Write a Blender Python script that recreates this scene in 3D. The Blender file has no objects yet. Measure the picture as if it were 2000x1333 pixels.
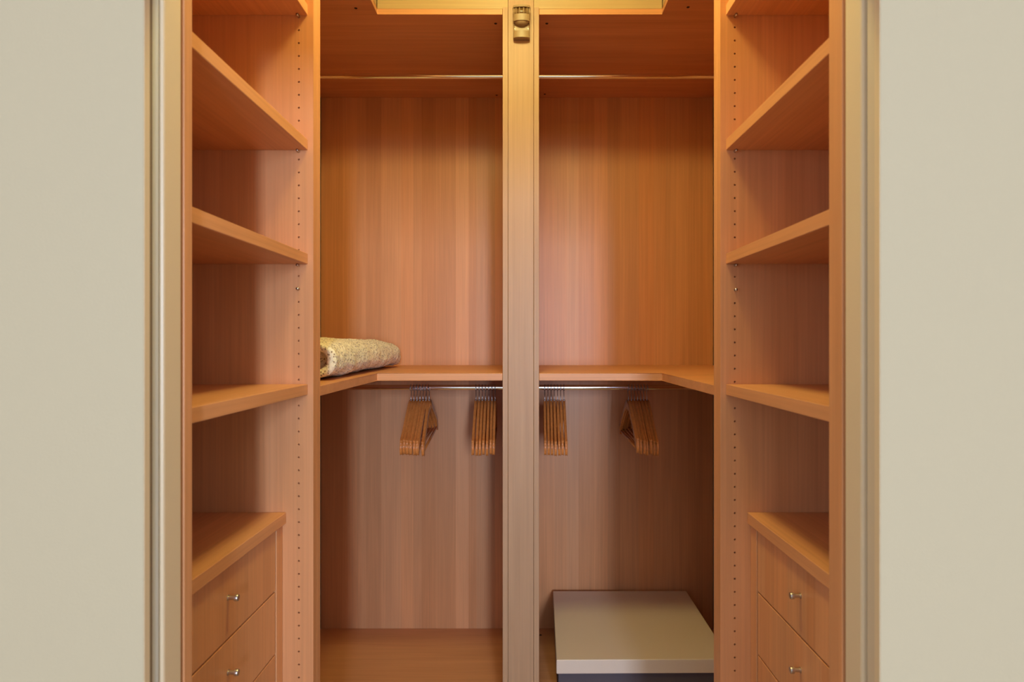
import bpy, bmesh, math, random
from mathutils import Vector, Matrix
random.seed(7)
PI = math.pi
scene = bpy.context.scene
C = scene.collection

# ------------------------------------------------------------------ camera
EYE = 1.45                       # eye height above the room floor
F_PX = 1200.0                    # focal length in pixels of the 2000 px frame
cam_d = bpy.data.cameras.new('camera')
cam_d.sensor_width = 36.0
cam_d.lens = 36.0 * F_PX / 2000.0
cam_d.shift_x = -21.0 / 2000.0
cam_d.shift_y = 0.5 / 2000.0
cam_d.clip_start = 0.02
cam_d.dof.use_dof = True
cam_d.dof.focus_distance = 2.0
cam_d.dof.aperture_fstop = 4.0
cam = bpy.data.objects.new('camera', cam_d)
cam.location = (0, 0, EYE)
cam.rotation_euler = (PI / 2, 0, 0)
C.objects.link(cam)
scene.camera = cam

# ------------------------------------------------------------------ world, daylight, exposure
world = bpy.data.worlds.new('world')
scene.world = world
world.use_nodes = True
world.node_tree.nodes['Background'].inputs[0].default_value = (0.75, 0.85, 1.0, 1)
world.node_tree.nodes['Background'].inputs[1].default_value = 0.6

WIN_X, WIN_Y = 0.76, -4.42       # the bedroom window behind the camera
WIN_W, WIN_Z0, WIN_Z1 = 0.36, EYE - 0.45, EYE + 1.05
DAY_POWER = 149.0
SIDE_POWER = 32.0                # second, wider window in the left wall of the bedroom
SIDE_Y, SIDE_W = -2.0, 0.8
DAY_COLOR = (0.84, 1.05, 1.42)
SHEER_X0, SHEER_X1, SHEER_POWER = -1.15, 1.25, 30.0   # the wide window is curtained with sheers, open only at WIN_X
LAMP_POS = (-0.02, 1.34, EYE + 1.45)
LAMP_STRENGTH = 82.0
LAMP_COLOR = (1.0, 0.92, 0.36)

sun = bpy.data.lights.new('window_daylight', 'AREA')
sun.shape = 'RECTANGLE'
sun.size = WIN_W
sun.size_y = WIN_Z1 - WIN_Z0
sun.energy = DAY_POWER
sun.color = DAY_COLOR
so = bpy.data.objects.new('window_daylight', sun)
so.location = (WIN_X, WIN_Y - 0.10, (WIN_Z0 + WIN_Z1) / 2)
so.rotation_euler = (PI / 2, 0, 0)
C.objects.link(so)

sheer = bpy.data.lights.new('sheer_curtain_daylight', 'AREA')
sheer.shape = 'RECTANGLE'
sheer.size = SHEER_X1 - SHEER_X0
sheer.size_y = WIN_Z1 - WIN_Z0
sheer.energy = SHEER_POWER
sheer.color = DAY_COLOR
so3 = bpy.data.objects.new('sheer_curtain_daylight', sheer)
so3.location = ((SHEER_X0 + SHEER_X1) / 2, WIN_Y - 0.11, (WIN_Z0 + WIN_Z1) / 2)
so3.rotation_euler = (PI / 2, 0, 0)
C.objects.link(so3)

sun2 = bpy.data.lights.new('side_window_daylight', 'AREA')
sun2.shape = 'RECTANGLE'
sun2.size = SIDE_W
sun2.size_y = WIN_Z1 - WIN_Z0
sun2.energy = SIDE_POWER
sun2.color = DAY_COLOR
so2 = bpy.data.objects.new('side_window_daylight', sun2)
so2.location = (-2.80, SIDE_Y, (WIN_Z0 + WIN_Z1) / 2)
so2.rotation_euler = (PI / 2, 0, -PI / 2)
C.objects.link(so2)

vs = scene.view_settings
vs.view_transform = 'Standard'
vs.look = 'None'
vs.gamma = 1.0
vs.use_curve_mapping = False
vs.exposure = 0.0

# ------------------------------------------------------------------ materials
def new_mat(name):
    m = bpy.data.materials.new(name)
    m.use_nodes = True
    nt = m.node_tree
    b = nt.nodes['Principled BSDF']
    return m, nt, b

def N(nt, typ, **kw):
    n = nt.nodes.new(typ)
    for k, v in kw.items():
        setattr(n, k, v)
    return n

def wood(name, axis='Z', col=(0.62, 0.345, 0.175), rough=0.42, strips=0.0, across='X', grain=0.10):
    """satin beech veneer; grain runs along axis; strips = tone change between veneer leaves"""
    m, nt, b = new_mat(name)
    L = nt.links.new
    tc = N(nt, 'ShaderNodeTexCoord')
    oi = N(nt, 'ShaderNodeObjectInfo')
    off = N(nt, 'ShaderNodeVectorMath', operation='SCALE')
    off.inputs[0].default_value = (7.3, 11.1, 5.7)
    L(oi.outputs['Random'], off.inputs['Scale'])
    add = N(nt, 'ShaderNodeVectorMath', operation='ADD')
    L(tc.outputs['Object'], add.inputs[0]); L(off.outputs[0], add.inputs[1])
    # fine grain: strongly stretched noise
    mp = N(nt, 'ShaderNodeMapping')
    s = {'X': (2.2, 150, 150), 'Y': (150, 2.2, 150), 'Z': (150, 150, 2.2)}[axis]
    mp.inputs['Scale'].default_value = s
    L(add.outputs[0], mp.inputs[0])
    n1 = N(nt, 'ShaderNodeTexNoise'); n1.inputs['Scale'].default_value = 1.0
    n1.inputs['Detail'].default_value = 4.0; n1.inputs['Roughness'].default_value = 0.6
    L(mp.outputs[0], n1.inputs['Vector'])
    # broad figure (cathedral waves)
    mp2 = N(nt, 'ShaderNodeMapping')
    s2 = {'X': (1.4, 16, 16), 'Y': (16, 1.4, 16), 'Z': (16, 16, 1.4)}[axis]
    mp2.inputs['Scale'].default_value = s2
    L(add.outputs[0], mp2.inputs[0])
    n2 = N(nt, 'ShaderNodeTexNoise'); n2.inputs['Scale'].default_value = 1.0
    n2.inputs['Detail'].default_value = 2.0; n2.inputs['Distortion'].default_value = 0.6
    L(mp2.outputs[0], n2.inputs['Vector'])
    def rng(sock, lo, hi):
        r = N(nt, 'ShaderNodeMapRange')
        r.inputs['From Min'].default_value = 0.28; r.inputs['From Max'].default_value = 0.72
        r.inputs['To Min'].default_value = lo; r.inputs['To Max'].default_value = hi
        L(sock, r.inputs['Value']); return r.outputs[0]
    v = N(nt, 'ShaderNodeMath', operation='MULTIPLY')
    L(rng(n1.outputs['Fac'], 1 - grain, 1 + grain * 0.6), v.inputs[0])
    L(rng(n2.outputs['Fac'], 0.94, 1.06), v.inputs[1])
    val = v.outputs[0]
    base = N(nt, 'ShaderNodeMix', data_type='RGBA')
    base.inputs['A'].default_value = (*col, 1)
    base.inputs['B'].default_value = (col[0] * 1.02, col[1] * 1.14, col[2] * 1.30, 1)
    if strips > 0:
        sp = N(nt, 'ShaderNodeSeparateXYZ'); L(add.outputs[0], sp.inputs[0])
        vor = N(nt, 'ShaderNodeTexVoronoi', voronoi_dimensions='1D')
        vor.inputs['Scale'].default_value = 15.0
        L(sp.outputs[across], vor.inputs['W'])
        sc = N(nt, 'ShaderNodeSeparateColor'); L(vor.outputs['Color'], sc.inputs[0])
        r = N(nt, 'ShaderNodeMapRange')
        r.inputs['To Min'].default_value = 1 - strips; r.inputs['To Max'].default_value = 1 + strips * 0.7
        L(sc.outputs[0], r.inputs['Value'])
        v2 = N(nt, 'ShaderNodeMath', operation='MULTIPLY')
        L(val, v2.inputs[0]); L(r.outputs[0], v2.inputs[1]); val = v2.outputs[0]
        L(sc.outputs[1], base.inputs['Factor'])
    else:
        L(n2.outputs['Fac'], base.inputs['Factor'])
    mul = N(nt, 'ShaderNodeVectorMath', operation='SCALE')
    L(base.outputs['Result'], mul.inputs[0]); L(val, mul.inputs['Scale'])
    L(mul.outputs[0], b.inputs['Base Color'])
    b.inputs['Roughness'].default_value = rough
    b.inputs['Specular IOR Level'].default_value = 0.35
    bp = N(nt, 'ShaderNodeBump'); bp.inputs['Strength'].default_value = 0.05
    bp.inputs['Distance'].default_value = 0.001
    L(n1.outputs['Fac'], bp.inputs['Height']); L(bp.outputs[0], b.inputs['Normal'])
    return m

def paint(name, col, rough=0.6, var=0.02, scale=3.0, bump=0.0):
    m, nt, b = new_mat(name)
    L = nt.links.new
    tc = N(nt, 'ShaderNodeTexCoord')
    n = N(nt, 'ShaderNodeTexNoise'); n.inputs['Scale'].default_value = scale
    n.inputs['Detail'].default_value = 3
    L(tc.outputs['Object'], n.inputs['Vector'])
    mx = N(nt, 'ShaderNodeMix', data_type='RGBA')
    mx.inputs['A'].default_value = (*[c * (1 - var) for c in col], 1)
    mx.inputs['B'].default_value = (*[min(1, c * (1 + var)) for c in col], 1)
    L(n.outputs['Fac'], mx.inputs['Factor']); L(mx.outputs['Result'], b.inputs['Base Color'])
    b.inputs['Roughness'].default_value = rough
    if bump > 0:
        nb = N(nt, 'ShaderNodeTexNoise'); nb.inputs['Scale'].default_value = 260
        nb.inputs['Detail'].default_value = 3
        L(tc.outputs['Object'], nb.inputs['Vector'])
        bp = N(nt, 'ShaderNodeBump'); bp.inputs['Strength'].default_value = bump
        bp.inputs['Distance'].default_value = 0.002
        L(nb.outputs['Fac'], bp.inputs['Height']); L(bp.outputs[0], b.inputs['Normal'])
    return m

def metal(name, col, rough):
    m, nt, b = new_mat(name)
    L = nt.links.new
    b.inputs['Base Color'].default_value = (*col, 1)
    b.inputs['Metallic'].default_value = 1.0
    tc = N(nt, 'ShaderNodeTexCoord')
    n = N(nt, 'ShaderNodeTexNoise'); n.inputs['Scale'].default_value = 40
    L(tc.outputs['Object'], n.inputs['Vector'])
    r = N(nt, 'ShaderNodeMapRange')
    r.inputs['To Min'].default_value = rough * 0.8; r.inputs['To Max'].default_value = rough * 1.2
    L(n.outputs['Fac'], r.inputs['Value']); L(r.outputs[0], b.inputs['Roughness'])
    return m

WOOD = (0.69, 0.285, 0.110)
M = {}
M['wz'] = wood('veneer_upright', 'Z', WOOD)
M['wx'] = wood('veneer_across', 'X', WOOD)
M['wy'] = wood('veneer_deep', 'Y', WOOD)
M['back'] = wood('veneer_back_panel', 'Z', WOOD, strips=0.12, rough=0.40)
M['fascia_x'] = wood('veneer_fascia', 'X', (0.50, 0.31, 0.135))
M['fascia_y'] = wood('veneer_fascia_deep', 'Y', (0.50, 0.31, 0.135))
M['post'] = wood('veneer_post', 'Z', (0.475, 0.255, 0.13), rough=0.45)
M['drawer'] = wood('veneer_drawer', 'Z', WOOD, strips=0.05, across='Y')
M['hanger'] = wood('varnished_hanger', 'Y', (0.68, 0.215, 0.045), rough=0.22, grain=0.16)
M['wall'] = paint('wall_paint', (0.53, 0.415, 0.255), 0.75, 0.015, 1.5, 0.12)
M['room'] = paint('room_paint', (0.46, 0.42, 0.36), 0.8, 0.01)
M['ceil'] = paint('ceiling_paint', (0.80, 0.78, 0.73), 0.8, 0.01)
M['trim'] = paint('jamb_paint', (0.76, 0.57, 0.35), 0.4, 0.01)
M['door'] = paint('door_paint', (0.68, 0.65, 0.58), 0.45, 0.01)
M['seal'] = paint('brown_brush', (0.22, 0.145, 0.085), 0.9)
M['door_edge'] = paint('door_edge_paint', (0.66, 0.52, 0.36), 0.5, 0.01)
M['floor'] = wood('floor_boards', 'Y', (0.50, 0.36, 0.22), strips=0.2)
M['dark'] = paint('dark_hole', (0.03, 0.012, 0.006), 0.8)
M['chrome'] = metal('chrome', (0.85, 0.83, 0.80), 0.12)
M['wire'] = metal('hook_wire', (0.42, 0.38, 0.36), 0.28)
M['steel'] = metal('brushed_steel', (0.62, 0.55, 0.47), 0.32)
M['plastic'] = paint('beige_plastic', (0.34, 0.22, 0.12), 0.45, 0.01)
M['plastic_dark'] = paint('smoked_plastic', (0.16, 0.08, 0.025), 0.3)
M['lid'] = paint('taupe_card', (0.74, 0.58, 0.46), 0.55, 0.02, 6, 0.05)
M['lid_rim'] = M['lid']
M['card'] = paint('charcoal_card', (0.085, 0.065, 0.075), 0.7, 0.04, 20)

def blanket_mat():
    m, nt, b = new_mat('fleecy_blanket')
    L = nt.links.new
    tc = N(nt, 'ShaderNodeTexCoord')
    mp = N(nt, 'ShaderNodeMapping'); mp.inputs['Scale'].default_value = (140, 98, 122)
    L(tc.outputs['Object'], mp.inputs[0])
    nz = N(nt, 'ShaderNodeTexNoise'); nz.inputs['Scale'].default_value = 25
    L(tc.outputs['Object'], nz.inputs['Vector'])
    ad = N(nt, 'ShaderNodeMix', data_type='VECTOR'); ad.inputs['Factor'].default_value = 0.55
    L(mp.outputs[0], ad.inputs['A']); 
    sc = N(nt, 'ShaderNodeVectorMath', operation='MULTIPLY_ADD')
    L(nz.outputs['Color'], sc.inputs[0]); sc.inputs[1].default_value = (2.2, 2.2, 2.2); L(mp.outputs[0], sc.inputs[2])
    vo = N(nt, 'ShaderNodeTexVoronoi'); vo.inputs['Scale'].default_value = 1.0
    L(sc.outputs[0], vo.inputs['Vector'])
    cr = N(nt, 'ShaderNodeValToRGB')
    cr.color_ramp.elements[0].position = 0.22; cr.color_ramp.elements[0].color = (0.30, 0.19, 0.09, 1)
    cr.color_ramp.elements[1].position = 0.42; cr.color_ramp.elements[1].color = (0.92, 0.78, 0.50, 1)
    L(vo.outputs['Distance'], cr.inputs[0])
    L(cr.outputs[0], b.inputs['Base Color'])
    b.inputs['Roughness'].default_value = 0.95
    b.inputs['Sheen Weight'].default_value = 0.3
    n2 = N(nt, 'ShaderNodeTexNoise'); n2.inputs['Scale'].default_value = 220; n2.inputs['Detail'].default_value = 3
    L(tc.outputs['Object'], n2.inputs['Vector'])
    bp = N(nt, 'ShaderNodeBump'); bp.inputs['Strength'].default_value = 0.7; bp.inputs['Distance'].default_value = 0.004
    L(n2.outputs['Fac'], bp.inputs['Height']); L(bp.outputs[0], b.inputs['Normal'])
    return m
M['blanket'] = blanket_mat()

def glow_mat():
    m, nt, b = new_mat('lit_diffuser')
    b.inputs['Base Color'].default_value = (0.9, 0.85, 0.7, 1)
    b.inputs['Emission Color'].default_value = (*LAMP_COLOR, 1)
    b.inputs['Emission Strength'].default_value = LAMP_STRENGTH
    return m
M['glow'] = glow_mat()

# ------------------------------------------------------------------ helpers
def thing(name, label, cat, loc, group=None):
    o = bpy.data.objects.new(name, None)
    o.empty_display_size = 0.05
    o.location = loc
    o['label'] = label; o['category'] = cat
    if group: o['group'] = group
    C.objects.link(o)
    return o

def world_loc(o):
    v = Vector((0, 0, 0))
    while o is not None:
        v += o.location; o = o.parent
    return v

def obj(name, bm, mat, parent=None, smooth=False, origin=None):
    """bm is in world coordinates; the object keeps its parent's origin"""
    off = world_loc(parent) if parent else Vector((0, 0, 0))
    o_loc = Vector((0, 0, 0))
    if origin is not None:
        o_loc = Vector(origin) - off
    bmesh.ops.translate(bm, verts=bm.verts, vec=-(off + o_loc))
    bmesh.ops.recalc_face_normals(bm, faces=bm.faces)
    me = bpy.data.meshes.new(name)
    bm.to_mesh(me); bm.free()
    if smooth:
        for p in me.polygons: p.use_smooth = True
    o = bpy.data.objects.new(name, me)
    o.location = o_loc
    me.materials.append(M[mat] if isinstance(mat, str) else mat)
    if parent: o.parent = parent
    C.objects.link(o)
    return o

def structure(o):
    o['kind'] = 'structure'
    return o

def box(x0, x1, y0, y1, z0, z1, bev=0.0, bm=None, seg=2):
    bm2 = bmesh.new()
    x0, x1 = sorted((x0, x1)); y0, y1 = sorted((y0, y1)); z0, z1 = sorted((z0, z1))
    vs = [bm2.verts.new((x, y, z)) for x in (x0, x1) for y in (y0, y1) for z in (z0, z1)]
    for f in ((0, 1, 3, 2), (4, 6, 7, 5), (0, 4, 5, 1), (2, 3, 7, 6), (0, 2, 6, 4), (1, 5, 7, 3)):
        bm2.faces.new([vs[i] for i in f])
    if bev > 0:
        bmesh.ops.bevel(bm2, geom=list(bm2.edges), offset=bev, segments=seg, affect='EDGES', profile=0.5)
    if bm is None: return bm2
    merge(bm, bm2); return bm

def merge(bm, bm2):
    mp = {}
    for v in bm2.verts: mp[v] = bm.verts.new(v.co)
    for f in bm2.faces:
        try: bm.faces.new([mp[v] for v in f.verts])
        except ValueError: pass
    bm2.free()

def prism(pts, z0, z1, bev=0.0):
    """polygon pts (x,y) extruded z0..z1"""
    bm = bmesh.new()
    a = [bm.verts.new((x, y, z0)) for x, y in pts]
    b = [bm.verts.new((x, y, z1)) for x, y in pts]
    bm.faces.new(list(reversed(a))); bm.faces.new(b)
    n = len(pts)
    for i in range(n):
        bm.faces.new((a[i], a[(i + 1) % n], b[(i + 1) % n], b[i]))
    if bev > 0:
        bmesh.ops.bevel(bm, geom=list(bm.edges), offset=bev, segments=2, affect='EDGES', profile=0.5)
    return bm

def tube(path, rad, seg=10, bm=None, cap=True):
    bm = bm or bmesh.new()
    path = [Vector(p) for p in path]
    rings = []
    up = None
    for i, p in enumerate(path):
        t = (path[min(i + 1, len(path) - 1)] - path[max(i - 1, 0)]).normalized()
        if up is None:
            up = t.orthogonal().normalized()
        up = (up - t * up.dot(t)).normalized()
        bi = t.cross(up)
        r = rad[i] if isinstance(rad, (list, tuple)) else rad
        rings.append([bm.verts.new(p + (up * math.cos(2 * PI * k / seg) + bi * math.sin(2 * PI * k / seg)) * r) for k in range(seg)])
    for a, b in zip(rings, rings[1:]):
        for k in range(seg):
            bm.faces.new((a[k], a[(k + 1) % seg], b[(k + 1) % seg], b[k]))
    if cap:
        bm.faces.new(list(reversed(rings[0]))); bm.faces.new(rings[-1])
    return bm

def shade_auto(o, ang=40):
    me = o.data
    for p in me.polygons: p.use_smooth = True
    bm = bmesh.new(); bm.from_mesh(me)
    for e in bm.edges:
        if len(e.link_faces) == 2 and e.calc_face_angle(0) > math.radians(ang): e.smooth = False
        elif len(e.link_faces) != 2: e.smooth = False
    bm.to_mesh(me); bm.free()
    return o

# ------------------------------------------------------------------ measures (depth from the camera plane)
ZF = 0.0
CEIL = EYE + 1.50
W0, W1 = 0.834, 0.848            # front leaf of the pocket wall
S0, S1 = 0.848, 0.878            # slot of the sliding doors
J0, J1 = 0.878, 0.929            # rear leaf
XL, XR = -0.514, 0.485           # opening / front edges of the shelf towers
D = 1.508                        # far side panel of the towers
D2 = 1.560
FR = 2.170                       # front of the hanging bays
DB = 2.911                       # their back panel
WLX, WRX = -0.975, 0.920         # closet side walls
HEAD = EYE + 0.61
TOPB = EYE + 1.1546              # underside of the top board
T = 0.026

# ------------------------------------------------------------------ room shell
RX0, RX1, RY0 = -2.7, 2.5, -4.45
structure(obj('floor', box(RX0 - 0.1, RX1 + 0.1, RY0 - 0.1, DB + 0.12, -0.1, 0.0), 'floor'))
structure(obj('ceiling', box(RX0 - 0.1, RX1 + 0.1, RY0 - 0.1, DB + 0.12, CEIL, CEIL + 0.1), 'ceil'))
bm = box(RX0 - 0.1, RX0, RY0, SIDE_Y - SIDE_W / 2, 0, CEIL)
box(RX0 - 0.1, RX0, SIDE_Y + SIDE_W / 2, W0, 0, CEIL, bm=bm)
box(RX0 - 0.1, RX0, SIDE_Y - SIDE_W / 2, SIDE_Y + SIDE_W / 2, 0, WIN_Z0, bm=bm)
box(RX0 - 0.1, RX0, SIDE_Y - SIDE_W / 2, SIDE_Y + SIDE_W / 2, WIN_Z1, CEIL, bm=bm)
structure(obj('wall_left', bm, 'room'))
w2 = structure(obj('window_2', box(RX0, RX0 + 0.05, SIDE_Y - SIDE_W / 2 - 0.06, SIDE_Y + SIDE_W / 2 + 0.06, WIN_Z0 - 0.05, WIN_Z0 - 0.01, 0.004), 'ceil'))
for y0, y1, z0, z1 in ((SIDE_Y - SIDE_W / 2 - 0.06, SIDE_Y - SIDE_W / 2, WIN_Z0 - 0.01, WIN_Z1 + 0.06), (SIDE_Y + SIDE_W / 2, SIDE_Y + SIDE_W / 2 + 0.06, WIN_Z0 - 0.01, WIN_Z1 + 0.06), (SIDE_Y - SIDE_W / 2, SIDE_Y + SIDE_W / 2, WIN_Z1, WIN_Z1 + 0.06)):
    obj('window_frame', box(RX0, RX0 + 0.02, y0, y1, z0, z1, 0.003), 'ceil', w2)
structure(obj('wall_right', box(RX1, RX1 + 0.1, RY0, W0, 0, CEIL), 'room'))
bm = box(RX0 - 0.1, SHEER_X0, RY0 - 0.1, RY0, 0, CEIL)
box(SHEER_X1, RX1 + 0.1, RY0 - 0.1, RY0, 0, CEIL, bm=bm)
box(SHEER_X0, SHEER_X1, RY0 - 0.1, RY0, 0, WIN_Z0, bm=bm)
box(SHEER_X0, SHEER_X1, RY0 - 0.1, RY0, WIN_Z1, CEIL, bm=bm)
structure(obj('wall_behind', bm, 'room'))
w = structure(obj('window_1', box(SHEER_X0 - 0.06, SHEER_X1 + 0.06, RY0, RY0 + 0.05, WIN_Z0 - 0.05, WIN_Z0 - 0.01, 0.004), 'ceil'))
for x0, x1, z0, z1 in ((SHEER_X0 - 0.06, SHEER_X0, WIN_Z0 - 0.01, WIN_Z1 + 0.06), (SHEER_X1, SHEER_X1 + 0.06, WIN_Z0 - 0.01, WIN_Z1 + 0.06), (SHEER_X0, SHEER_X1, WIN_Z1, WIN_Z1 + 0.06)):
    obj('window_frame', box(x0, x1, RY0, RY0 + 0.02, z0, z1, 0.003), 'ceil', w)

# wall with the doorway: thin front leaf, sliding-door slot, rear leaf
for side, s, xo in (('left', -1, XL), ('right', 1, XR)):
    outer = RX0 - 0.1 if s < 0 else RX1 + 0.1
    fw = structure(obj('wall_front_' + side, box(outer, xo + s * 0.001, W0, W1 - 0.0005, 0, CEIL), 'wall'))
    structure(obj('wall_rear_' + side, box(outer, xo + s * 0.012, J0 + 0.0005, J1, 0, CEIL), 'wall'))
structure(obj('wall_front_head', box(XL - 0.001, XR + 0.001, W0, J1, HEAD, CEIL), 'wall'))
n = 0
for s, xo in ((-1, XL), (1, XR)):
    n += 1   # end cap of the front leaf
    structure(obj('trim_%d' % n, box(xo, xo + s * 0.0009, W0 + 0.0006, W1 - 0.001, 0, HEAD - 0.001), 'trim'))
for s, xo in ((-1, XL), (1, XR)):
    n += 1   # jamb lining on the rear leaf
    structure(obj('trim_%d' % n, box(xo, xo + s * 0.0115, J0 + 0.001, J1 - 0.003, 0, HEAD - 0.001, 0.0035), 'trim'))
# brown brush seals in the slots
structure(obj('trim_5', box(XL - 0.0015, XL - 0.02, S0 + 0.0003, S0 + 0.0072, 0.006, HEAD - 0.001), 'seal'))
structure(obj('trim_6', box(XR + 0.004, XR + 0.02, S0 + 0.0003, S0 + 0.0024, 0.006, HEAD - 0.001), 'seal'))
# the two sliding doors, run back into the wall; the left one stands out a little further
d1 = structure(obj('door_1', box(XL - 0.004, XL - 0.62, S0 + 0.0075, S1 - 0.0015, 0.006, HEAD - 0.005, 0.003), 'door'))
d2 = structure(obj('door_2', box(XR + 0.0055, XR + 0.62, S0 + 0.003, S1 - 0.0008, 0.006, HEAD - 0.005, 0.003), 'door_edge'))

# closet shell behind the furniture
structure(obj('wall_closet_left', box(WLX - 0.1, WLX, J1, DB + 0.02, 0, CEIL), 'ceil'))
structure(obj('wall_closet_right', box(WRX, WRX + 0.1, J1, DB + 0.02, 0, CEIL), 'ceil'))
structure(obj('wall_back', box(WLX - 0.1, WRX + 0.1, DB + 0.02, DB + 0.12, 0, CEIL), 'ceil'))

# ------------------------------------------------------------------ shelf towers
def hole_panel(x0, x1, y0, y1, z0, z1, hx, holes, hw=0.008, r=0.0026, depth=0.009):
    """panel facing -y, with a column of real shelf-pin holes at x = hx"""
    bm = bmesh.new()
    x0, x1 = sorted((x0, x1))
    V = bm.verts.new
    def quad(*p): bm.faces.new([V(q) for q in p])
    quad((x0, y0, z0), (hx - hw, y0, z0), (hx - hw, y0, z1), (x0, y0, z1))
    quad((hx + hw, y0, z0), (x1, y0, z0), (x1, y0, z1), (hx + hw, y0, z1))
    prev = z0
    for h in sorted(holes):
        a, b = h - 0.008, h + 0.008
        quad((hx - hw, y0, prev), (hx + hw, y0, prev), (hx + hw, y0, a), (hx - hw, y0, a))
        sq = [(hw, 0), (hw, .008), (0, .008), (-hw, .008), (-hw, 0), (-hw, -.008), (0, -.008), (hw, -.008)]
        o = [V((hx + u, y0, h + w_)) for u, w_ in sq]
        i = [V((hx + r * math.cos(k * PI / 4), y0, h + r * math.sin(k * PI / 4))) for k in range(8)]
        j = [V((hx + r * math.cos(k * PI / 4), y0 + depth, h + r * math.sin(k * PI / 4))) for k in range(8)]
        for k in range(8):
            k2 = (k + 1) % 8
            bm.faces.new((o[k], o[k2], i[k2], i[k])); bm.faces.new((i[k], i[k2], j[k2], j[k]))
        bm.faces.new(j)
        prev = b
    quad((hx - hw, y0, prev), (hx + hw, y0, prev), (hx + hw, y0, z1), (hx - hw, y0, z1))
    quad((x0, y1, z0), (x0, y1, z1), (x1, y1, z1), (x1, y1, z0))
    quad((x0, y0, z0), (x0, y0, z1), (x0, y1, z1), (x0, y1, z0))
    quad((x1, y0, z0), (x1, y1, z0), (x1, y1, z1), (x1, y0, z1))
    quad((x0, y0, z1), (x1, y0, z1), (x1, y1, z1), (x0, y1, z1))
    quad((x0, y0, z0), (x0, y1, z0), (x1, y1, z0), (x1, y0, z0))
    return bm

SHELF_Z = [0.800, 0.469, 0.1893, -0.1315]      # undersides, from eye level

def shelf_tower(s, xf, xw, near, z0h, pitch, label):
    t = thing('shelf_tower', label, 'shelving', ((xf + xw) / 2, (near + D) / 2, 0.0))
    xb = xw - s * 0.006                       # back of the tower
    obj('side_panel', box(xf, xb, J1 + 0.004, near, 0.002, TOPB, 0.0015), 'wz', t)
    hx = xf + s * 0.0355
    holes = [EYE + z0h - k * pitch for k in range(-11, 57)]
    holes = [h for h in holes if 0.1 < h < TOPB - 0.05]
    p = obj('side_panel', hole_panel(xf, xb, D, D + T - 0.0005, 0.002, TOPB, hx, holes), 'wz', t)
    obj('back_panel', box(xb - s * 0.008, xb - s * 0.0005, near + 0.0005, D - 0.0005, 0.002, TOPB), 'back_y', t)
    obj('top_board', box(xf, xb, J1 + 0.004, D + T - 0.001, TOPB + 0.0005, TOPB + T, 0.0012), 'wy', t)
    fx = obj('fascia', box(xf + s * 0.003, xf + s * 0.022, J1 + 0.004, D + T - 0.001, TOPB + T + 0.0005, CEIL - 0.002, 0.001), 'fascia_y', t)
    xs = xf + s * 0.0135
    for z in SHELF_Z:
        z = EYE + z
        sh = obj('shelf', box(xs, xb - s * 0.0085, near + 0.001, D - 0.0008, z, z + T, 0.0012), 'wy', t)
        # metal pin with a small cup under the shelf end
        obj('shelf_pin', tube([(hx, D - 0.013, z - 0.0032), (hx, D - 0.0002, z - 0.0032)], 0.003, 10), 'steel', t, True)
    # a spare pin left in a hole below the second shelf
    k = round((z0h - 0.1257) / pitch)
    zz = EYE + z0h - k * pitch
    obj('shelf_pin', tube([(hx, D - 0.012, zz), (hx, D - 0.009, zz), (hx, D - 0.0089, zz), (hx, D + 0.008, zz)], [0.0034, 0.0036, 0.0022, 0.0022], 12), 'steel', t, True)
    return t

M['back_y'] = wood('veneer_tower_back', 'Z', WOOD, strips=0.1, across='Y')
tower_l = shelf_tower(-1, XL, WLX, 0.956, 0.7643, 0.0318, 'open wooden shelf tower beside the long shelf with the folded blanket')
tower_r = shelf_tower(1, XR, WRX, 0.974, 0.7710, 0.03225, 'open wooden shelf tower on the side of the flat storage box')

def drawer_chest(s, xf, xw, near, xtop, label):
    """xtop: front edge of the counter"""
    xb = xw - s * 0.016
    xd = xtop + s * 0.0085                    # drawer fronts
    t = thing('drawer_chest', label, 'drawers', ((xf + xw) / 2, (near + D) / 2, 0.0))
    zt = EYE - 0.4195
    y0, y1 = near + 0.0012, D - 0.0012
    obj('countertop', box(xtop, xb, y0, y1, zt - 0.0275, zt, 0.0016), 'wy', t)
    for a, b in ((y0, y0 + 0.036), (y1 - 0.036, y1)):
        obj('side_panel', box(xd, xb, a, b, 0.004, zt - 0.028, 0.0012), 'wz', t)
    obj('carcass_back', box(xb, xb - s * 0.01, y0 + 0.0365, y1 - 0.0365, 0.004, zt - 0.0285), 'wz', t)
    zs = [0.4485 + 0.150 * k for k in range(0, 7)]
    ya, yb = y0 + 0.0395, y1 - 0.0395
    for k in range(6):
        za, zb = EYE - zs[k + 1] + 0.0018, EYE - zs[k] - 0.0018
        if k == 5: za = 0.075
        d = obj('drawer', box(xd + s * 0.002, xd + s * 0.021, ya, yb, za, zb, 0.0014), 'drawer', t)
        # drawer box behind the front
        obj('drawer_box', box(xd + s * 0.0215, xb - s * 0.02, ya + 0.012, yb - 0.012, za + 0.012, zb - 0.02), 'wy', d)
        zc, yc = (za + zb) / 2 + 0.009, (ya + yb) / 2
        kx = xd + s * 0.002
        kn = tube([(kx, yc, zc), (kx - s * 0.0012, yc, zc), (kx - s * 0.0013, yc, zc), (kx - s * 0.014, yc, zc),
                   (kx - s * 0.0142, yc, zc), (kx - s * 0.0198, yc, zc), (kx - s * 0.021, yc, zc)],
                  [0.0058, 0.0058, 0.0040, 0.0040, 0.0066, 0.0068, 0.0060], 20)
        shade_auto(obj('knob', kn, 'steel', d))
    obj('plinth', box(xd + s * 0.03, xd + s * 0.045, y0 + 0.037, y1 - 0.037, 0.004, 0.073), 'wy', t)
    return t
chest_l = drawer_chest(-1, XL, WLX, 0.956, -0.5805, 'wooden drawer chest with steel knobs below the shelves beside the folded blanket')
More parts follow.
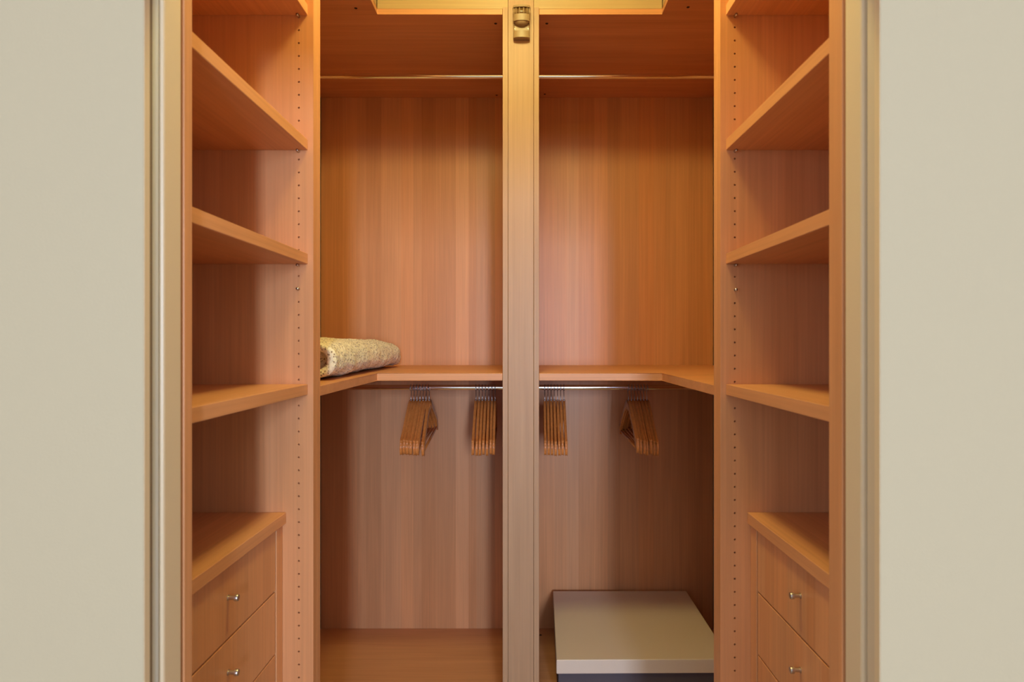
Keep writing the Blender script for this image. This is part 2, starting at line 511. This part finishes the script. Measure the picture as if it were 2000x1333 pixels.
chest_r = drawer_chest(1, XR, WRX, 0.974, 0.5505, 'wooden drawer chest with steel knobs below the shelves beside the storage box')

# ------------------------------------------------------------------ hanging wardrobe at the back
PX0, PX1 = -0.0710, 0.0575       # post between the two bays
wd = thing('wardrobe', 'built-in wooden hanging wardrobe with centre post and two bays', 'wardrobe', (0, 2.55, 0.0))
FLR = EYE - 1.3615
MZ0, MZ1 = EYE - 0.1392, EYE - 0.1132
PS = 0.0185
# post: two divider edges and a filler board between
obj('divider', box(PX0, PX0 + PS, FR - 0.001, DB - 0.012, 0.002, TOPB - 0.0005 + T, 0.001), 'post', wd)
obj('divider', box(PX1 - PS, PX1, FR - 0.001, DB - 0.012, 0.002, TOPB - 0.0005 + T, 0.001), 'post', wd)
obj('post_front', box(PX0 + PS + 0.0008, PX1 - PS - 0.0008, FR - 0.0005, FR + 0.02, 0.002, CEIL - 0.004, 0.001), 'post', wd)
def bay(s, xi, xo, xret):
    """xi: inner edge (post), xo: outer wall, xret: edge of the shelf return"""
    xo2 = xo - s * 0.0185
    obj('side_panel', box(xo - s * 0.0005, xo2 + s * 0.0005, D2 + 0.001, DB - 0.012, 0.002, CEIL - 0.003), 'wz', wd)
    obj('end_panel', box(XL if s < 0 else XR, xo - s * 0.02, D + T + 0.0003, D2, 0.002, TOPB, 0.0012), 'wz', wd)
    obj('back_panel', box(xi + s * 0.0005, xo2, DB, DB + 0.012, 0.004, CEIL - 0.003), 'back', wd)
    def L(z0, z1, yb):
        pts = [(xi + s * 0.0005, FR), (xret, FR), (xret, D2 + 0.0006), (xo2, D2 + 0.0006), (xo2, yb), (xi + s * 0.0005, yb)]
        if s > 0: pts.reverse()
        return prism(pts, z0, z1, 0.0013)
    mid = obj('shelf', L(MZ0, MZ1, DB - 0.0008), 'wx', wd)
    top = obj('top_board', L(TOPB, TOPB + 0.02, DB - 0.0008), 'wx', wd)
    obj('floor_board', box(xi + s * 0.0005, xo2, FR + 0.002, DB - 0.0008, FLR - T, FLR, 0.001), 'wx', wd)
    obj('plinth', box(xi + s * 0.0005, xo2, FR + 0.04, FR + 0.06, 0.002, FLR - T - 0.0005), 'wx', wd)
    # fascia of the light well above the top board
    obj('fascia', box((PX0 + PS) if s < 0 else (PX1 - PS), xret, FR + 0.0008, FR + 0.02, TOPB + 0.0203, CEIL - 0.004, 0.0006), 'fascia_x', wd)
    obj('fascia', box(xret + s * 0.0015, xret + s * 0.02, D2 + 0.001, FR - 0.001, TOPB + 0.0205, CEIL - 0.004, 0.001), 'fascia_y', wd)
    # rails
    ry = 2.53
    for z in (EYE - 0.190, EYE + 1.092):
        r = thing('hanging_rail', 'chrome hanging rail ' + ('under the top board' if z > EYE else 'carrying hangers') + (' on the blanket side of the post' if s < 0 else ' on the storage box side of the post'), 'rail', (xi, ry, z))
        shade_auto(obj('tube', tube([(xi + s * 0.0015, ry, z), (xo2 - s * 0.0015, ry, z)], 0.0105, 32), 'chrome', r))
        for x in (xi + s * 0.001, xo2 - s * 0.007):
            shade_auto(obj('flange', tube([(x, ry, z), (x + s * 0.006, ry, z)], 0.0165, 24), 'chrome', r))
    return mid, top
bay(-1, PX0, WLX, XL - 0.0005)
bay(1, PX1, WRX, 0.4925)
# dark screw caps under the top board, on the shelf and the floor board
def cap(x, y, z, nz, r=0.0055):
    obj('screw_cap', tube([(x, y, z), (x, y, z + nz * 0.0012)], [r, r * 0.85], 12), 'dark', wd)
def top_at(px, py):
    d = 1.1546 * 1200 / (667 - py)
    return (px - 1021) / 1200 * d, d
for px, py in ((695, 16), (968, 46), (1068, 46), (1344, 14), (1064, 184), (970, 186)):
    x, y = top_at(px, py); cap(x, y, TOPB, -1)
obj('screw_cap', tube([(PX1, 2.30, EYE + 1.0415), (PX1 + 0.003, 2.30, EYE + 1.0415)], [0.006, 0.005], 12), 'dark', wd)
cap(PX1 + 0.012, 2.70, MZ1, 1, 0.005)
cap(PX1 + 0.025, 2.845, FLR, 1, 0.006)

# ------------------------------------------------------------------ motion sensor on the post
sx, sy, sz = -0.004, FR - 0.0015, EYE
ms = thing('motion_sensor', 'small beige plastic motion sensor mounted at the top of the post', 'sensor', (sx, sy, sz + 1.06))
W = 0.0285
obj('base_plate', box(sx - W, sx + W, sy - 0.014, sy, sz + 1.066, sz + 1.163, 0.004), 'plastic', ms)
# lower block with rounded front
def dblock(w, z0, z1, yb, dep, n=14, taper=1.0):
    bm = bmesh.new()
    prof = [(-w, 0)] + [(-w * math.cos(PI * k / n) , -dep * (0.55 + 0.45 * math.sin(PI * k / n))) for k in range(n + 1)] + [(w, 0)]
    a = [bm.verts.new((sx + x * taper, yb + y * taper, z0)) for x, y in prof]
    b = [bm.verts.new((sx + x, yb + y, z1)) for x, y in prof]
    bm.faces.new(a); bm.faces.new(b)
    m = len(prof)
    for i in range(m):
        bm.faces.new((a[i], a[(i + 1) % m], b[(i + 1) % m], b[i]))
    return bm
shade_auto(obj('cable_cover', dblock(W + 0.0005, sz + 1.0635, sz + 1.0865, sy - 0.0005, 0.024), 'plastic', ms), 50)
head = shade_auto(obj('sensor_head', dblock(W + 0.0015, sz + 1.115, sz + 1.137, sy - 0.0145, 0.026, taper=0.93), 'plastic', ms), 50)
# ball joint below the head
bm = bmesh.new()
bmesh.ops.create_uvsphere(bm, u_segments=24, v_segments=14, radius=0.021, matrix=Matrix.Translation((sx, sy - 0.020, sz + 1.119)) @ Matrix.Diagonal((1.22, 0.8, 0.75, 1)))
obj('ball_joint', bm, 'plastic', ms, True)
obj('lens', dblock(W - 0.001, sz + 1.1372, sz + 1.160, sy - 0.0145, 0.020), 'plastic_dark', ms, True)
shade_auto(obj('visor', dblock(W + 0.0015, sz + 1.1605, sz + 1.1675, sy - 0.0145, 0.026, taper=1.03), 'plastic', ms), 50)
for k in range(6):
    a = PI * (0.08 + 0.84 * k / 5)
    x = sx - (W - 0.001) * math.cos(a); y = sy - 0.0145 - 0.022 * (0.55 + 0.45 * math.sin(a))
    obj('rib', tube([(x, y, sz + 1.137), (x, y, sz + 1.161)], 0.0022 if k not in (0, 5) else 0.003, 8), 'plastic', ms, True)
for s in (-1, 1):
    obj('screw', tube([(sx + s * 0.0235, sy - 0.0138, sz + 1.096), (sx + s * 0.0235, sy - 0.0152, sz + 1.096)], 0.0028, 10), 'plastic_dark', ms)

# ------------------------------------------------------------------ ceiling lamp (above the frame)
lx, ly, lz = LAMP_POS
cl = thing('ceiling_lamp', 'small round warm white lamp on the closet ceiling', 'lamp', (lx, ly, CEIL - 0.005))
shade_auto(obj('lamp_base', tube([(lx, ly, CEIL - 0.001), (lx, ly, CEIL - 0.02), (lx, ly, CEIL - 0.025)], [0.15, 0.15, 0.148], 40), 'ceil', cl))
bm = bmesh.new()
bmesh.ops.create_uvsphere(bm, u_segments=36, v_segments=20, radius=0.14, matrix=Matrix.Translation((lx, ly, CEIL - 0.026)) @ Matrix.Diagonal((1, 1, 0.5, 1)))
bmesh.ops.delete(bm, geom=[v for v in bm.verts if v.co.z > CEIL - 0.0255], context='VERTS')
obj('diffuser', bm, 'glow', cl, True)

# ------------------------------------------------------------------ coat hangers
RAIL_Y, RAIL_Z = 2.53, EYE - 0.190
def hanger_meshes():
    top = [(0, -.0545), (.018, -.0555), (.045, -.0665), (.085, -.092), (.13, -.1245), (.17, -.1515), (.198, -.1695), (.2045, -.1715), (.2105, -.1745), (.2115, -.1785), (.2095, -.1805)]
    end = [(.2155, -.190), (.2185, -.202), (.2175, -.218), (.2135, -.226), (.208, -.2285), (.201, -.2265)]
    bot = [(.193, -.213), (.178, -.192), (.15, -.167), (.11, -.138), (.07, -.111), (.035, -.092), (0, -.086)]
    half = top + end + bot
    out = [(-y, z) for y, z in half[1:-1]][::-1]
    poly = half + out           # closed outline in (y, z)
    bm = bmesh.new()
    h = 0.0046
    n = len(poly)
    cy = [p for p in poly]
    def ring(x, inset):
        r = []
        for i, (y, z) in enumerate(poly):
            a = Vector(poly[i - 1]); b = Vector(poly[(i + 1) % n])
            tg = (b - a).normalized(); nn = Vector((tg.y, -tg.x))
            r.append(bm.verts.new((x, y + nn.x * -inset * -1, z + nn.y * -inset * -1)))
        return r
    # outline runs clockwise seen from +x; inset pulls the two rims in for a rounded edge
    rings = [ring(-h, -0.0032), ring(-h * 0.72, -0.0009), ring(-h * 0.3, 0), ring(h * 0.3, 0), ring(h * 0.72, -0.0009), ring(h, -0.0032)]
    for a, b in zip(rings, rings[1:]):
        for i in range(n):
            bm.faces.new((a[i], a[(i + 1) % n], b[(i + 1) % n], b[i]))
    bm.faces.new(rings[0]); bm.faces.new(list(reversed(rings[-1])))
    bmesh.ops.triangulate(bm, faces=[f for f in bm.faces if len(f.verts) > 4])
    bmesh.ops.recalc_face_normals(bm, faces=bm.faces)
    me = bpy.data.meshes.new('hanger_arms'); bm.to_mesh(me); bm.free()
    for p in me.polygons: p.use_smooth = True
    me.materials.append(M['hanger'])
    # hook
    R, cz = 0.0175, 0.0105 + 0.0017 - 0.0175
    pts = [(0, 0, -.062), (0, 0, -.050), (0, .001, -.040), (0, .005, -.031), (0, .012, -.021)]
    for k in range(13):
        a = math.radians(-38 + k * (238 / 12))
        pts.append((0, R * math.cos(a), cz + R * math.sin(a)))
    bm = tube(pts, 0.0015, 8)
    tube([(0, 0, -.0575), (0, 0, -.053), (0, 0, -.051)], [.0036, .0036, .002], 10, bm=bm)
    hk = bpy.data.meshes.new('hook'); bm.to_mesh(hk); bm.free()
    for p in hk.polygons: p.use_smooth = True
    hk.materials.append(M['wire'])
    bm = tube([(0, -.205, -.2135), (0, .205, -.2135)], 0.0048, 10)
    br = bpy.data.meshes.new('trouser_bar'); bm.to_mesh(br); bm.free()
    for p in br.polygons: p.use_smooth = True
    br.materials.append(M['hanger'])
    return me, hk, br
H_ARM, H_HOOK, H_BAR = hanger_meshes()
def hanger(x, yaw, roll, label, group, tilt=0.07):
    t = thing('coat_hanger', label, 'hanger', (x, RAIL_Y, RAIL_Z), group)
    t.rotation_euler = (tilt, roll, yaw)
    for nm, me in (('arms', H_ARM), ('hook', H_HOOK), ('trouser_bar', H_BAR)):
        o = bpy.data.objects.new(nm, me); o.parent = t; C.objects.link(o)
    return t
rh = random.Random(3)
ORD = ['first', 'second', 'third', 'fourth', 'fifth', 'sixth', 'seventh']
def bunch(px0, px1, yaw, place, group, outward, extra=None, n=7):
    """outward: +1 when px grows away from the post"""
    for k in range(n):
        px = px0 + (px1 - px0) * k / (n - 1)
        x = (px - 1021) / 1200 * RAIL_Y
        yw, rl = yaw + rh.uniform(-0.003, 0.003), rh.uniform(-0.004, 0.004)
        tl = 0.07 + rh.uniform(-0.022, 0.022)
        if extra and k in extra: yw += extra[k][0]; rl += extra[k][1]; tl += extra[k][2]
        o = ORD[k] if outward > 0 else ORD[n - 1 - k]
        hanger(x, yw, rl, 'wooden coat hanger, %s from the post in %s' % (o, place), group, tl)
bunch(802.5, 837.5, 0.0, 'the bunch nearest the folded blanket', 'hangers nearest the blanket', -1, {5: (0.0, 0.0, -0.01), 6: (0.012, -0.022, 0.02)})
bunch(929.5, 967, 0.022, 'the post-side bunch of the blanket bay', 'hangers beside the post on the blanket side', -1)
bunch(1064, 1101.5, -0.026, 'the post-side bunch of the storage box bay', 'hangers beside the post above the box', 1)
bunch(1227.5, 1264, -0.004, 'the outer bunch of the storage box bay', 'hangers away from the post above the box', 1, {0: (-0.004, 0.0, -0.03)})

# ------------------------------------------------------------------ storage box
bx = thing('storage_box', 'large flat charcoal storage box with a taupe lid', 'box', (0.45, 2.565, FLR))
LZ = EYE - 1.171
def quadbox(p, z0, z1, bev):
    return prism(p, z0, z1, bev)
lidp = [(0.1235, 2.256), (0.764, 2.262), (0.767, 2.882), (0.1415, 2.880)]
bm = prism(lidp, LZ - 0.052, LZ, 0.003)
obj('lid', bm, 'lid', bx)
inn = [(0.131, 2.263), (0.757, 2.269), (0.760, 2.875), (0.148, 2.873)]
obj('body', prism(inn, FLR + 0.0005, LZ - 0.0525, 0.002), 'card', bx)

# ------------------------------------------------------------------ folded blanket
def blanket():
    y0, y1 = 1.735, 2.755
    zb = MZ1 + 0.001
    t = thing('folded_blanket', 'cream flecked blanket folded on the wooden shelf', 'blanket', (-0.73, 2.2, zb))
    rr = random.Random(11)
    def slab(xl, xr, ya, yb, z0, z1, nu, nv, seed, round_far, hollow=False):
        from mathutils import noise
        bm = bmesh.new()
        rings = []
        for j in range(nv + 1):
            v = j / nv
            y = ya + (yb - ya) * v
            # rounding at both ends
            e0 = 1.0 if hollow else min(1, v * (yb - ya) / 0.03); e1 = min(1, (1 - v) * (yb - ya) / round_far)
            sc0 = math.sqrt(max(0, 1 - (1 - e0) ** 2)); sc1 = math.sqrt(max(0, 1 - (1 - e1) ** 2))
            k = max(0.02, sc0 * sc1)
            prof = 0.965 + 0.075 * math.sin(PI * min(1, v * 1.15)) if round_far > 0.05 else 1.0
            w = (xr - xl) / 2; cx = (xl + xr) / 2; hh = (z1 - z0) / 2
            ring = []
            for i in range(nu):
                a = 2 * PI * i / nu
                ca, sa = math.cos(a), math.sin(a)
                px = math.copysign(abs(ca) ** 0.42, ca); pz = math.copysign(abs(sa) ** 0.75, sa)
                hgt = hh * (0.35 + 0.65 * k) * prof
                x = cx + px * w - (1 - sc1) * 0.02 * px
                z = z0 + hgt + pz * hgt
                p = Vector((x, y, z))
                nz = noise.noise(p * 11 + Vector((seed, 0, 0))) * 0.008 + noise.noise(p * 120) * 0.0022 + noise.noise(p * 45) * 0.0020
                d = Vector((px, 0, pz)).normalized()
                p += d * nz
                p.z = max(p.z, z0)
                ring.append(bm.verts.new(p))
            rings.append(ring)
        for a, b in zip(rings, rings[1:]):
            for i in range(nu):
                bm.faces.new((a[i], a[(i + 1) % nu], b[(i + 1) % nu], b[i]))
        if hollow:                     # open near end of the folded stack: the rim turns inwards
            cx = (xl + xr) / 2; czz = (z0 + z1) / 2; w = (xr - xl) / 2
            prev = rings[0]
            for q, (sz_, dx_, dy_) in enumerate(((0.86, 0.012, -0.006), (0.66, 0.028, 0.004), (0.52, 0.040, 0.05))):
                cur = []
                for v in rings[0]:
                    fx = (v.co.x - cx) / w
                    cur.append(bm.verts.new((cx + fx * (w - dx_), v.co.y + dy_, czz + (v.co.z - czz) * sz_)))
                for i in range(nu):
                    bm.faces.new((prev[i], prev[(i + 1) % nu], cur[(i + 1) % nu], cur[i]))
                prev = cur
            bm.faces.new(prev)
        else:
            bm.faces.new(rings[0])
        bm.faces.new(list(reversed(rings[-1])))
        return bm
    obj('outer_fold', slab(-0.925, -0.538, y0 + 0.03, y1, zb, zb + 0.117, 150, 230, 1.0, 0.11, True), 'blanket', t, True)
    obj('inner_fold', slab(-0.90, -0.610, y0 + 0.038, y0 + 0.076, zb + 0.034, zb + 0.060, 110, 30, 4.0, 0.012), 'blanket', t, True)
    obj('inner_fold', slab(-0.90, -0.618, y0 + 0.044, y0 + 0.076, zb + 0.063, zb + 0.086, 110, 30, 8.0, 0.012), 'blanket', t, True)
blanket()
